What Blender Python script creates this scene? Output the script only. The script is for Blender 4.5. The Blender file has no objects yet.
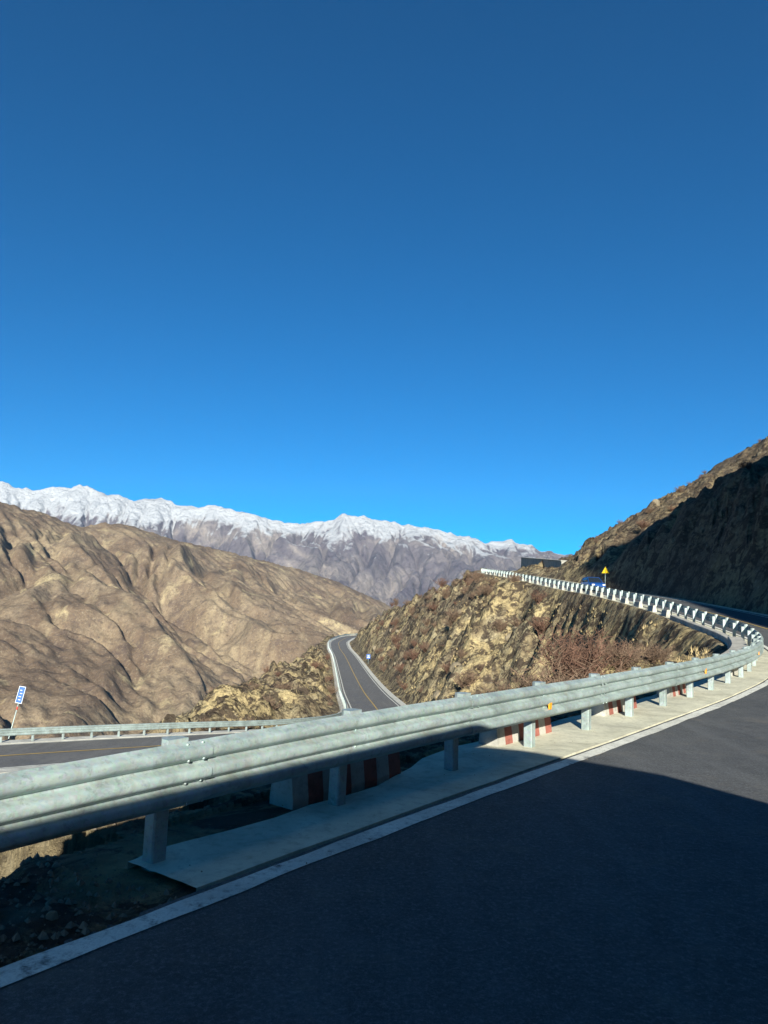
import bpy, math, random
import numpy as np
from mathutils import Matrix, Vector
R = math.radians
random.seed(7)
rng = np.random.default_rng(11)
sc = bpy.context.scene
COL = sc.collection

# ------------------------------------------------------------------ helpers
def tag(o, label=None, cat=None, group=None, kind=None):
    if label: o['label'] = label
    if cat: o['category'] = cat
    if group: o['group'] = group
    if kind: o['kind'] = kind
    return o

def link(name, me, mats, parent=None, smooth=False):
    o = bpy.data.objects.new(name, me)
    COL.objects.link(o)
    for m in (mats if isinstance(mats, (list, tuple)) else [mats]):
        me.materials.append(m)
    if smooth:
        me.polygons.foreach_set('use_smooth', [True] * len(me.polygons))
    if parent is not None: o.parent = parent
    return o

def empty(name, loc=(0, 0, 0), rz=0.0):
    o = bpy.data.objects.new(name, None)
    o.empty_display_size = .3
    COL.objects.link(o)
    o.location = loc; o.rotation_euler = (0, 0, rz)
    return o

class MB:
    def __init__(s): s.v = []; s.f = []; s.m = []
    def add(s, v, f, mi=0):
        n = len(s.v); s.v += [tuple(p) for p in v]
        s.f += [tuple(i + n for i in q) for q in f]; s.m += [mi] * len(f)
        return s
    def box(s, x0, x1, y0, y1, z0, z1, mi=0, bev=0.0, M=None):
        if bev <= 0:
            v = [(x0,y0,z0),(x1,y0,z0),(x1,y1,z0),(x0,y1,z0),(x0,y0,z1),(x1,y0,z1),(x1,y1,z1),(x0,y1,z1)]
            f = [(0,3,2,1),(4,5,6,7),(0,1,5,4),(1,2,6,5),(2,3,7,6),(3,0,4,7)]
        else:
            b = bev; v = []; 
            def ring(i, z): return [(x0+i+b,y0+i,z),(x1-i-b,y0+i,z),(x1-i,y0+i+b,z),(x1-i,y1-i-b,z),(x1-i-b,y1-i,z),(x0+i+b,y1-i,z),(x0+i,y1-i-b,z),(x0+i,y0+i+b,z)]
            v = ring(b*.8, z0) + ring(0, z0+b) + ring(0, z1-b) + ring(b*.8, z1)
            f = [tuple(range(7,-1,-1)), tuple(range(24,32))]
            for k in range(3):
                for j in range(8):
                    a = k*8+j; c = k*8+(j+1)%8
                    f.append((a, c, c+8, a+8))
        if M is not None: v = [tuple(M @ Vector(p)) for p in v]
        return s.add(v, f, mi)
    def tube(s, pts, rad, n=8, mi=0, cap=True):
        pts = [Vector(p) for p in pts]
        if not isinstance(rad, (list, tuple)): rad = [rad]*len(pts)
        v = []; f = []
        for i, p in enumerate(pts):
            t = (pts[min(i+1, len(pts)-1)] - pts[max(i-1, 0)]).normalized()
            a = t.orthogonal().normalized() if i == 0 else (a - t*a.dot(t)).normalized()
            b = t.cross(a)
            for k in range(n):
                w = 2*math.pi*k/n
                v.append(p + (a*math.cos(w) + b*math.sin(w))*rad[i])
        for i in range(len(pts)-1):
            for k in range(n):
                f.append((i*n+k, i*n+(k+1)%n, (i+1)*n+(k+1)%n, (i+1)*n+k))
        if cap:
            f.append(tuple(range(n-1, -1, -1))); f.append(tuple((len(pts)-1)*n+k for k in range(n)))
        return s.add(v, f, mi)
    def build(s, name, mats, parent=None, smooth=False):
        me = bpy.data.meshes.new(name)
        me.from_pydata(s.v, [], s.f)
        o = link(name, me, mats, parent, smooth)
        if len(o.data.materials) > 1: me.polygons.foreach_set('material_index', s.m)
        me.update()
        return o

def grid_mesh(name, P, wrap=False):
    """P: (rows, cols, 3) array -> quad sheet"""
    r, c = P.shape[:2]
    me = bpy.data.meshes.new(name)
    me.vertices.add(r*c); me.vertices.foreach_set('co', P.reshape(-1).astype(np.float32))
    I = np.arange(r*c).reshape(r, c)
    if wrap: I = np.concatenate([I, I[:, :1]], 1)
    q = np.stack([I[:-1, :-1], I[:-1, 1:], I[1:, 1:], I[1:, :-1]], -1).reshape(-1, 4)
    n = len(q)
    me.loops.add(n*4); me.loops.foreach_set('vertex_index', q.reshape(-1).astype(np.int32))
    me.polygons.add(n); me.polygons.foreach_set('loop_start', np.arange(0, n*4, 4, dtype=np.int32))
    me.polygons.foreach_set('use_smooth', np.ones(n, dtype=bool))
    me.update(calc_edges=True)
    return me

# ------------------------------------------------------------------ numpy noise
def _hash(ix, iy, seed):
    h = (ix.astype(np.int64)*374761393 + iy.astype(np.int64)*668265263 + seed*1274126177) & 0xffffffff
    h = ((h ^ (h >> 13)) * 1274126177) & 0xffffffff
    h = (h ^ (h >> 16)) & 0xffffffff
    return h / 4294967296.0
def gnoise(x, y, seed=0):
    ix = np.floor(x); iy = np.floor(y); fx = x-ix; fy = y-iy
    u = fx*fx*fx*(fx*(fx*6-15)+10); v = fy*fy*fy*(fy*(fy*6-15)+10)
    def g(dx, dy):
        a = _hash(ix+dx, iy+dy, seed)*6.2831853
        return np.cos(a)*(fx-dx) + np.sin(a)*(fy-dy)
    a = g(0,0)*(1-u)+g(1,0)*u; b = g(0,1)*(1-u)+g(1,1)*u
    return (a*(1-v)+b*v)*1.5
def fbm(x, y, o=4, seed=0, gain=.5):
    s = 0; a = 1
    for k in range(o):
        s = s + a*gnoise(x*2**k+k*17.3, y*2**k-k*9.1, seed+k); a *= gain
    return s
def ridged(x, y, o=4, seed=0, gain=.5):
    s = 0; a = 1
    for k in range(o):
        s = s + a*(1-2*np.abs(gnoise(x*2**k+k*13.7, y*2**k+k*5.2, seed+k))); a *= gain
    return s - .6
def voro(x, y, seed=0):
    """F1 distance and the cell's random value: chunky blocks of rock"""
    ix = np.floor(x); iy = np.floor(y); best = np.full(x.shape, 9.0); val = np.zeros(x.shape)
    for dx in (-1,0,1):
        for dy in (-1,0,1):
            cx = ix+dx; cy = iy+dy
            px = cx+_hash(cx,cy,seed); py = cy+_hash(cx,cy,seed+5)
            d = (px-x)**2+(py-y)**2; m = d < best
            best = np.where(m, d, best); val = np.where(m, _hash(cx,cy,seed+9), val)
    return np.sqrt(best), val
def sstep(a, b, x):
    t = np.clip((x-a)/(b-a), 0, 1); return t*t*(3-2*t)
def splus(x, k=1.0): return np.logaddexp(0, x*k)/k
def smin(a, b, k=1.0): return -np.logaddexp(-a*k, -b*k)/k

def erode(H, n=5000, rounds=24, steps=70, seed=3, rate=.25, cap=6.0):
    r_ = np.random.default_rng(seed); H = H.copy(); h, w = H.shape
    for _ in range(rounds):
        x = r_.uniform(1, w-3, n); y = r_.uniform(1, h-3, n)
        dx = np.zeros(n); dy = np.zeros(n); vel = np.ones(n); wat = np.ones(n); sed = np.zeros(n)
        for st in range(steps):
            ix = x.astype(int); iy = y.astype(int); fx = x-ix; fy = y-iy
            a = H[iy,ix]; b = H[iy,ix+1]; c = H[iy+1,ix]; d = H[iy+1,ix+1]
            gx = (b-a)*(1-fy)+(d-c)*fy; gy = (c-a)*(1-fx)+(d-b)*fx
            h0 = a*(1-fx)*(1-fy)+b*fx*(1-fy)+c*(1-fx)*fy+d*fx*fy
            dx = dx*.2-gx*.8; dy = dy*.2-gy*.8
            l = np.sqrt(dx*dx+dy*dy)+1e-9; dx /= l; dy /= l
            nx = np.clip(x+dx, 1, w-3); ny = np.clip(y+dy, 1, h-3)
            jx = nx.astype(int); jy = ny.astype(int); kx = nx-jx; ky = ny-jy
            h1 = H[jy,jx]*(1-kx)*(1-ky)+H[jy,jx+1]*kx*(1-ky)+H[jy+1,jx]*(1-kx)*ky+H[jy+1,jx+1]*kx*ky
            dh = h1-h0
            C = np.maximum(-dh, .02)*vel*wat*cap
            dep = np.where(dh > 0, np.minimum(dh*.5, sed), np.where(sed > C, np.minimum((sed-C)*.1, .05), 0))
            ero = np.where((dh <= 0) & (sed <= C), np.minimum((C-sed)*rate, np.minimum(-dh*.4, .08)), 0)
            q = dep-ero; sed = sed-q
            Dl = np.zeros(h*w)
            for ax, ay, ww in ((ix,iy,(1-fx)*(1-fy)),(ix+1,iy,fx*(1-fy)),(ix,iy+1,(1-fx)*fy),(ix+1,iy+1,fx*fy)):
                Dl += np.bincount(ay*w+ax, weights=q*ww, minlength=h*w)
            H += np.clip(Dl, -.12, .12).reshape(h, w)
            vel = np.sqrt(np.maximum(vel*vel-dh*.3, .05)); wat *= .985
            x, y = nx, ny
    K = H.copy()
    K[1:-1,1:-1] = H[1:-1,1:-1]*.6+.1*(H[:-2,1:-1]+H[2:,1:-1]+H[1:-1,:-2]+H[1:-1,2:])
    return K

# ------------------------------------------------------------------ materials
def new_mat(name):
    m = bpy.data.materials.new(name); m.use_nodes = True
    nt = m.node_tree; nt.nodes.clear()
    out = nt.nodes.new('ShaderNodeOutputMaterial'); b = nt.nodes.new('ShaderNodeBsdfPrincipled')
    nt.links.new(b.outputs[0], out.inputs[0])
    return m, nt, b
class NT:
    def __init__(s, nt): s.nt = nt
    def n(s, t, **k):
        x = s.nt.nodes.new(t)
        for a, v in k.items(): setattr(x, a, v)
        return x
    def l(s, a, b): s.nt.links.new(a, b)
    def coord(s, kind='Object'):
        return s.n('ShaderNodeTexCoord').outputs[kind]
    def pos(s): return s.n('ShaderNodeNewGeometry').outputs['Position']
    def mapping(s, vec, scale=(1,1,1), rot=(0,0,0)):
        m = s.n('ShaderNodeMapping'); s.l(vec, m.inputs[0]); m.inputs['Scale'].default_value = scale; m.inputs['Rotation'].default_value = rot
        return m.outputs[0]
    def noise(s, vec, scale, detail=6, rough=.6, dist=0):
        x = s.n('ShaderNodeTexNoise'); s.l(vec, x.inputs['Vector'])
        x.inputs['Scale'].default_value = scale; x.inputs['Detail'].default_value = detail
        x.inputs['Roughness'].default_value = rough; x.inputs['Distortion'].default_value = dist
        return x.outputs[0]
    def voro(s, vec, scale, feature='F1', out='Distance'):
        x = s.n('ShaderNodeTexVoronoi', feature=feature); s.l(vec, x.inputs['Vector']); x.inputs['Scale'].default_value = scale
        return x.outputs[out]
    def ramp(s, fac, stops, interp='LINEAR'):
        r = s.n('ShaderNodeValToRGB'); s.l(fac, r.inputs[0]); r.color_ramp.interpolation = interp
        e = r.color_ramp.elements
        while len(e) < len(stops): e.new(.5)
        for i, (p, c) in enumerate(stops):
            e[i].position = p
            e[i].color = (c, c, c, 1) if not isinstance(c, (tuple, list)) else (*c, 1)
        return r.outputs[0]
    def mix(s, fac, a, b, mode='MIX'):
        m = s.n('ShaderNodeMix', data_type='RGBA', blend_type=mode)
        for sock, v in ((m.inputs[0], fac), (m.inputs[6], a), (m.inputs[7], b)):
            if isinstance(v, (int, float)): sock.default_value = v
            elif isinstance(v, (tuple, list)): sock.default_value = (*v, 1)
            else: s.l(v, sock)
        return m.outputs[2]
    def math(s, op, a, b=0.0, clamp=False):
        m = s.n('ShaderNodeMath', operation=op, use_clamp=clamp)
        for sock, v in ((m.inputs[0], a), (m.inputs[1], b)):
            if isinstance(v, (int, float)): sock.default_value = v
            else: s.l(v, sock)
        return m.outputs[0]
    def bump(s, h, strength, dist, bsdf, normal=None):
        b = s.n('ShaderNodeBump'); b.inputs['Strength'].default_value = strength; b.inputs['Distance'].default_value = dist
        s.l(h, b.inputs['Height'])
        if normal is not None: s.l(normal, b.inputs['Normal'])
        if bsdf is not None: s.l(b.outputs[0], bsdf.inputs['Normal'])
        return b.outputs[0]

def simple(name, col, rough=.6, metal=0.0, var=.25, scale=6.0, bump=.15, spec=.4):
    m, nt, b = new_mat(name); N = NT(nt)
    n = N.noise(N.coord(), scale, 6, .65)
    lo = tuple(c*(1-var) for c in col); hi = tuple(min(1, c*(1+var)) for c in col)
    N.l(N.ramp(n, [(.3, lo), (.7, hi)]), b.inputs['Base Color'])
    b.inputs['Roughness'].default_value = rough; b.inputs['Metallic'].default_value = metal
    b.inputs['Specular IOR Level'].default_value = spec
    if bump: N.bump(N.noise(N.coord(), scale*8, 4), bump, .01, b)
    return m

MAT = {}
def mk_terrain():
    m, nt, b = new_mat('slope_soil_rock'); N = NT(nt); P = N.pos()
    big = N.noise(P, .045, 6, .6, .4); med = N.noise(P, .28, 8, .65, .3); fine = N.noise(P, 2.2, 8, .7); pale = N.noise(P, .12, 5, .6, .8)
    c = N.ramp(med, [(.30, (.085,.062,.040)), (.40, (.20,.155,.092)), (.50, (.315,.255,.150)), (.64, (.42,.355,.215))])
    c = N.mix(N.ramp(pale, [(.49, 0.0), (.55, .8)]), c, (.48,.38,.195))
    c = N.mix(N.ramp(big, [(.50, 0.0), (.62, .6)]), c, (.13,.095,.075))
    scr = N.noise(P, .75, 7, .7, .6)
    c = N.mix(N.ramp(scr, [(.48, 0.0), (.54, .9)]), c, (.050,.037,.030))
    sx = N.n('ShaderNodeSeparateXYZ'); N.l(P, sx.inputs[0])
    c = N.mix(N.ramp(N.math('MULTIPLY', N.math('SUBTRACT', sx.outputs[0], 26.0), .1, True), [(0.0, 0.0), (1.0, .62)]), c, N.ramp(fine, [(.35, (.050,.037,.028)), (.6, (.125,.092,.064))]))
    c = N.mix(N.ramp(fine, [(.35, .65), (.55, 0.0)]), c, (.060,.045,.034))
    c = N.mix(N.ramp(N.voro(P, 1.6), [(.05, .35), (.3, 0.0)]), c, (.42,.36,.25))
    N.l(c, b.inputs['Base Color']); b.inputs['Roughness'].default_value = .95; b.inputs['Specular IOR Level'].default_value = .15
    h = N.math('ADD', N.math('MULTIPLY', N.noise(P, 1.3, 9, .72), 1.0), N.math('MULTIPLY', N.voro(P, 2.8), .25))
    N.bump(h, 1.0, .6, b)
    return m
MAT['terrain'] = mk_terrain()

def mk_hill():   # brown far valley side
    m, nt, b = new_mat('brown_valley_side'); N = NT(nt); P = N.pos()
    # downslope streaks
    S = N.mapping(P, (.012,.0035,.004), (0,0,R(42)))
    st = N.noise(S, 1.0, 8, .62, 1.2); med = N.noise(P, .006, 7, .6, .5); fine = N.noise(P, .05, 8, .7); pale = N.noise(P, .0105, 6, .6, 1.0)
    c = N.ramp(med, [(.34, (.115,.080,.055)), (.5, (.160,.115,.077)), (.64, (.21,.160,.106))])
    c = N.mix(N.ramp(st, [(.50, 0.0), (.66, .75)]), c, (.29,.23,.145))
    c = N.mix(N.ramp(pale, [(.58, 0.0), (.66, .85)]), c, (.38,.31,.18))
    c = N.mix(N.ramp(N.noise(P, .0035, 6, .65, 1.5), [(.52, 0.0), (.62, .5)]), c, (.26,.205,.14))
    c = N.mix(N.ramp(st, [(.32, .55), (.44, 0.0)]), c, (.078,.058,.046))
    c = N.mix(N.ramp(fine, [(.38, .5), (.52, 0.0)]), c, (.085,.063,.050))
    scr = N.noise(P, .022, 8, .75, .8)
    c = N.mix(N.ramp(scr, [(.53, 0.0), (.60, .6)]), c, (.085,.062,.052))
    c = N.mix(N.ramp(N.noise(P, .12, 4, .7), [(.30, .7), (.42, 0.0)]), c, (.060,.045,.038))
    c = N.mix(N.ramp(N.noise(P, .30, 5, .8), [(.36, .5), (.50, 0.0)]), c, (.075,.056,.046))
    c = N.mix(N.ramp(N.noise(P, .22, 5, .8), [(.54, 0.0), (.66, .55)]), c, (.33,.27,.18))
    sp = N.voro(N.mapping(P, (1,1,1)), .09)
    c = N.mix(N.ramp(sp, [(.12, .45), (.3, 0.0)]), c, (.080,.060,.045))
    N.l(c, b.inputs['Base Color']); b.inputs['Roughness'].default_value = .95; b.inputs['Specular IOR Level'].default_value = .1
    h = N.math('ADD', N.noise(P, .03, 9, .7), N.math('MULTIPLY', N.noise(S, 2.5, 6, .6), .6))
    N.bump(h, .8, 8, b)
    return m
MAT['hill'] = mk_hill()

def mk_snow():
    m, nt, b = new_mat('snow_and_bare_rock'); N = NT(nt); P = N.pos()
    geo = N.n('ShaderNodeNewGeometry'); sp = N.n('ShaderNodeSeparateXYZ'); N.l(geo.outputs['Position'], sp.inputs[0])
    sn = N.n('ShaderNodeSeparateXYZ'); N.l(geo.outputs['Normal'], sn.inputs[0])
    n1 = N.noise(P, .0016, 8, .65, .6); n2 = N.noise(P, .008, 8, .7)
    # altitude + noise + gentle slopes hold snow
    a = N.math('MULTIPLY', N.math('SUBTRACT', sp.outputs[2], 430.0), 1/250.0)
    a = N.math('ADD', a, N.math('MULTIPLY', N.math('SUBTRACT', n1, .5), 2.2))
    a = N.math('ADD', a, N.math('MULTIPLY', N.math('SUBTRACT', n2, .5), 1.6))
    a = N.math('ADD', a, N.math('MULTIPLY', N.math('SUBTRACT', sn.outputs[2], .80), 2.4))
    f = N.ramp(a, [(.22, 0.0), (.42, .55), (.70, 1.0)])
    rock = N.ramp(N.noise(P, .0022, 7, .65, .8), [(.35, (.105,.085,.10)), (.50, (.165,.14,.145)), (.64, (.30,.255,.225))])  # purple tint in the rock colour stands in for distance haze
    rock = N.mix(N.ramp(n2, [(.35, .5), (.5, 0.0)]), rock, (.070,.055,.065))
    N.l(N.mix(f, rock, (.46,.47,.49)), b.inputs['Base Color'])
    b.inputs['Roughness'].default_value = .9; b.inputs['Specular IOR Level'].default_value = .1
    N.bump(N.math('ADD', N.noise(P, .004, 9, .7), N.math('MULTIPLY', n2, .35)), 1.0, 85, b)
    return m
MAT['snow'] = mk_snow()

def mk_asphalt(name, base=.050, tint=(1.0,1.02,1.04)):
    m, nt, b = new_mat(name); N = NT(nt); P = N.pos()
    f = N.noise(P, 75, 4, .85); lo = N.noise(P, .35, 5, .6); v = N.voro(P, 130); mid = N.noise(P, 3.5, 6, .75)
    def t(k): return tuple(base*k*q for q in tint)
    mixn = N.math('ADD', N.math('MULTIPLY', f, .42), N.math('ADD', N.math('MULTIPLY', lo, .25), N.math('MULTIPLY', mid, .33)))
    g = N.ramp(mixn, [(.38, t(.50)), (.5, t(.95)), (.62, t(1.55))])
    g = N.mix(N.ramp(v, [(.12, .55), (.30, 0.0)]), g, t(3.4))
    # long worn streaks along the lane, sealed cracks
    st = N.noise(N.mapping(P, (1.6,.16,1), (0,0,R(38))), 1.0, 5, .6, .3)
    g = N.mix(N.ramp(st, [(.50, 0.0), (.68, .35)]), g, t(1.9))
    cr = N.voro(N.mapping(P, (1,1,1)), .33, 'DISTANCE_TO_EDGE')
    wob = N.math('ADD', cr, N.math('MULTIPLY', N.math('SUBTRACT', mid, .5), .05))
    cm = N.math('MULTIPLY', N.ramp(wob, [(.003, 1.0), (.009, 0.0)]), N.ramp(N.noise(P, .15, 3), [(.58, 0.0), (.62, .5)]))
    g = N.mix(cm, g, t(.25))
    grit = N.noise(P, 30, 3, .9)
    g = N.mix(N.ramp(grit, [(.52, 0.0), (.66, .7)]), g, t(2.6))
    g = N.mix(N.ramp(grit, [(.36, .5), (.46, 0.0)]), g, t(.45))
    dust = N.math('MULTIPLY', N.ramp(N.noise(P, .9, 7, .75), [(.54, 0.0), (.72, .5)]), 1.0)
    g = N.mix(dust, g, (.16,.14,.11))
    N.l(g, b.inputs['Base Color'])
    N.l(N.ramp(lo, [(.3, .70), (.7, .88)]), b.inputs['Roughness']); b.inputs['Specular IOR Level'].default_value = .35
    N.bump(N.math('ADD', f, N.math('MULTIPLY', cm, -3.0)), .4, .006, b)
    return m
MAT['asphalt'] = mk_asphalt('asphalt', .060, (.98,1.02,1.05))
MAT['asphalt2'] = mk_asphalt('worn_asphalt', .10, (1.03,1.0,.95))

def mk_concrete(name, col, stain=.5):
    m, nt, b = new_mat(name); N = NT(nt); P = N.pos()
    n1 = N.noise(P, 1.1, 7, .65, .5); n2 = N.noise(P, 9, 7, .7); n3 = N.noise(P, 70, 3, .7)
    c = N.ramp(n1, [(.32, tuple(x*.62 for x in col)), (.5, tuple(x*.92 for x in col)), (.68, tuple(min(1, x*1.12) for x in col))])
    c = N.mix(N.ramp(n2, [(.33, stain), (.5, 0.0)]), c, tuple(x*.45 for x in col))
    c = N.mix(N.ramp(n3, [(.3, .25), (.5, 0.0)]), c, tuple(x*.5 for x in col))
    N.l(c, b.inputs['Base Color']); b.inputs['Roughness'].default_value = .92; b.inputs['Specular IOR Level'].default_value = .2
    N.bump(N.math('ADD', n2, N.math('MULTIPLY', n3, .4)), .5, .02, b)
    return m
MAT['apron'] = mk_concrete('poured_concrete', (.58,.56,.43))
MAT['white_conc'] = mk_concrete('whitewashed_concrete', (.40,.385,.34), .6)
MAT['red_conc'] = mk_concrete('red_painted_concrete', (.30,.11,.085), .7)
MAT['pale_conc'] = mk_concrete('pale_kerb_concrete', (.56,.55,.49), .3)
MAT['wall_conc'] = mk_concrete('grey_wall_concrete', (.34,.33,.29), .4)

def mk_paint(name, col, wear=.45):
    m, nt, b = new_mat(name); N = NT(nt); P = N.pos()
    w = N.noise(P, 14, 8, .8, .4); w2 = N.noise(P, 1.4, 5, .6); w3 = N.noise(P, 2.6, 6, .7)
    f = N.math('ADD', N.math('MULTIPLY', N.ramp(w, [(.38, 1.0), (.48, 0.0)]), wear*1.7), N.ramp(w3, [(.34, .8), (.42, 0.0)]), True)
    c = N.ramp(w2, [(.3, tuple(x*.62 for x in col)), (.7, col)])
    c = N.mix(N.ramp(N.noise(P, 45, 4, .8), [(.4, .3), (.55, 0.0)]), c, tuple(x*.4 for x in col))
    N.l(N.mix(f, c, (.11,.108,.10)), b.inputs['Base Color']); b.inputs['Roughness'].default_value = .7
    N.bump(N.noise(P, 60, 3), .4, .005, b)
    return m
MAT['white_line'] = mk_paint('worn_white_paint', (.80,.79,.70), .3)
MAT['yellow_line'] = mk_paint('worn_yellow_paint', (.58,.38,.08), .3)

def mk_galv(name, col=(.34,.415,.405), metal=.35):
    m, nt, b = new_mat(name); N = NT(nt); P = N.pos()
    n1 = N.noise(P, 1.6, 7, .7, .8); n2 = N.noise(P, 14, 7, .75); n3 = N.noise(N.mapping(P, (1,1,2.5)), 4.5, 6, .7, .5); v = N.voro(P, 38, out='Color')
    c = N.ramp(n1, [(.30, tuple(x*.62 for x in col)), (.5, tuple(x*.95 for x in col)), (.7, tuple(min(1, x*1.22) for x in col))])
    c = N.mix(N.ramp(n3, [(.56, 0.0), (.66, .45)]), c, tuple(x*1.3 for x in col))
    c = N.mix(N.ramp(n2, [(.34, .55), (.47, 0.0)]), c, tuple(x*.42 for x in col))
    drip = N.noise(N.mapping(P, (3.5,3.5,.5)), 2.0, 5, .65)
    c = N.mix(N.ramp(drip, [(.55, 0.0), (.70, .45)]), c, (.24,.215,.17))
    scr = N.noise(N.mapping(P, (.8,.8,26), (0,0,0)), 3.0, 3, .6)
    c = N.mix(N.ramp(scr, [(.66, 0.0), (.70, .35)]), c, tuple(x*.5 for x in col))
    c = N.mix(.06, c, v, 'OVERLAY')
    N.l(c, b.inputs['Base Color']); b.inputs['Metallic'].default_value = metal
    N.l(N.ramp(n1, [(.3, .40), (.7, .62)]), b.inputs['Roughness'])
    N.bump(N.math('ADD', n2, N.math('MULTIPLY', n1, 3.0)), .22, .012, b)
    return m
MAT['galv'] = mk_galv('galvanised_steel')
MAT['galv_post'] = mk_galv('galvanised_post', (.30,.36,.355), .2)
MAT['rock'] = mk_concrete('broken_rock', (.21,.175,.12), .6)
MAT['gravel'] = mk_concrete('loose_gravel', (.22,.18,.13), .5)
MAT['orange'] = simple('orange_reflector', (.85,.30,.02), .35, 0, .1, 30, 0, .6)
MAT['twig'] = simple('dry_red_brown_twigs', (.130,.074,.052), .9, 0, .45, .9, 0, .2)
MAT['twig2'] = simple('dry_grey_brown_twigs', (.145,.098,.068), .9, 0, .4, .9, 0, .2)
MAT['grass'] = simple('dry_straw_grass', (.34,.265,.14), .9, 0, .4, .5, 0, .2)
MAT['blue'] = simple('blue_sign_paint', (.020,.090,.36), .4, 0, .1, 20, 0)
MAT['sign_white'] = simple('white_sign_sheet', (.75,.77,.78), .4, 0, .08, 20, 0)
MAT['sign_yellow'] = simple('yellow_sign_sheet', (.90,.62,.01), .4, 0, .05, 20, 0)
MAT['black'] = simple('black_paint', (.012,.012,.013), .45, 0, .2, 20, 0)
MAT['red'] = simple('red_band_paint', (.50,.05,.04), .5, 0, .1, 20, 0)
MAT['carblue'] = simple('blue_car_paint', (.008,.060,.24), .22, .2, .05, 8, 0, .6)
MAT['buspaint'] = simple('white_bus_paint', (.72,.73,.72), .25, 0, .04, 4, 0, .5)
MAT['glass'] = simple('dark_window_glass', (.015,.02,.024), .06, 0, .1, 8, 0, .9)
MAT['rubber'] = simple('tyre_rubber', (.02,.02,.02), .85, 0, .2, 20, .1)
MAT['chrome'] = simple('wheel_metal', (.5,.5,.5), .3, .9, .1, 10, 0)
MAT['lamp'] = simple('lamp_lens', (.7,.7,.68), .15, 0, .05, 10, 0, .8)

# ------------------------------------------------------------------ road curves
def spline(P, step=.5):
    P = np.array(P, float); out = []
    Q = np.vstack([2*P[0]-P[1], P, 2*P[-1]-P[-2]])
    for i in range(1, len(Q)-2):
        p0,p1,p2,p3 = Q[i-1:i+3]
        # centripetal catmull-rom
        t0=0; t1=t0+np.linalg.norm(p1-p0)**.5; t2=t1+np.linalg.norm(p2-p1)**.5; t3=t2+np.linalg.norm(p3-p2)**.5
        for t in np.linspace(t1, t2, 40, endpoint=False):
            A1=(t1-t)/(t1-t0)*p0+(t-t0)/(t1-t0)*p1; A2=(t2-t)/(t2-t1)*p1+(t-t1)/(t2-t1)*p2; A3=(t3-t)/(t3-t2)*p2+(t-t2)/(t3-t2)*p3
            B1=(t2-t)/(t2-t0)*A1+(t-t0)/(t2-t0)*A2; B2=(t3-t)/(t3-t1)*A2+(t-t1)/(t3-t1)*A3
            out.append((t2-t)/(t2-t1)*B1+(t-t1)/(t2-t1)*B2)
    out.append(P[-1]); out = np.array(out)
    s = np.concatenate([[0], np.cumsum(np.linalg.norm(np.diff(out[:, :2], axis=0), axis=1))])
    S = np.arange(0, s[-1], step)
    return np.stack([np.interp(S, s, out[:, k]) for k in range(3)], 1)

class Curve:
    def __init__(c, pts, origin=None, step=.5):
        c.P = spline(pts, step); c.step = step
        d = np.gradient(c.P[:, :2], axis=0); d /= np.linalg.norm(d, axis=1)[:, None]
        c.T = d; c.Nr = np.stack([d[:, 1], -d[:, 0]], 1)       # right normal
        c.s0 = 0.0
        if origin is not None:
            c.s0 = np.argmin(((c.P[:, :2]-np.array(origin))**2).sum(1))*step
        c.S = np.arange(len(c.P))*step - c.s0
    def at(c, s, off=0.0, up=0.0):
        x = np.interp(s, c.S, c.P[:, 0]); y = np.interp(s, c.S, c.P[:, 1]); z = np.interp(s, c.S, c.P[:, 2])
        nx = np.interp(s, c.S, c.Nr[:, 0]); ny = np.interp(s, c.S, c.Nr[:, 1]); l = np.hypot(nx, ny)
        return x+nx/l*off, y+ny/l*off, z+up
    def head(c, s):
        return math.atan2(np.interp(s, c.S, c.T[:, 1]), np.interp(s, c.S, c.T[:, 0]))

# U: line of the upper road's guardrail posts (road lies to its right)
U = Curve([(-42.3,-46.3,-2.0),(-20.2,-18.0,-.5),(-1.69,5.61,0),(3.85,12.69,0),(8.4,18.6,.02),(11.8,23.4,.10),(14.75,28.7,.30),(16.9,34.5,.65),(18.4,42,1.13),
           (20.3,54,1.98),(21.3,71,3.15),(21.6,86,4.0),(20.9,104,5.4),(20.1,120,6.6),(19.8,140,7.8),(21.5,160,9.0),(27,185,10.5),(42,212,12),(75,235,13.5),(120,250,15)], (-1.69,5.61))
# L: centre line of the lower road
L = Curve([(-71,-20,-2.4),(-46.4,11.5,-4.8),(-21.65,43.04,-7.7),(-12.0,53.9,-8.7),(-5.4,63.3,-9.7),(-1.2,73,-10.6),(.5,83,-11.4),(.3,93,-12.1),(-2.2,125,-13.8),
           (-4.9,163,-15.4),(-11.3,244,-17),(-15.8,290,-17.2),(-17.8,335,-17.2),(-12,378,-17),(8,405,-17),(45,420,-16.5),(100,425,-16)], (-21.65,43.04))
# nose ridge below the bend
NR = Curve([(19.0,141,7.2),(14.5,172,4.8),(8.5,205,1.6),(2.0,240,-2.4),(-4,275,-7.5),(-9,315,-13.0)], None, 1.0)

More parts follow.
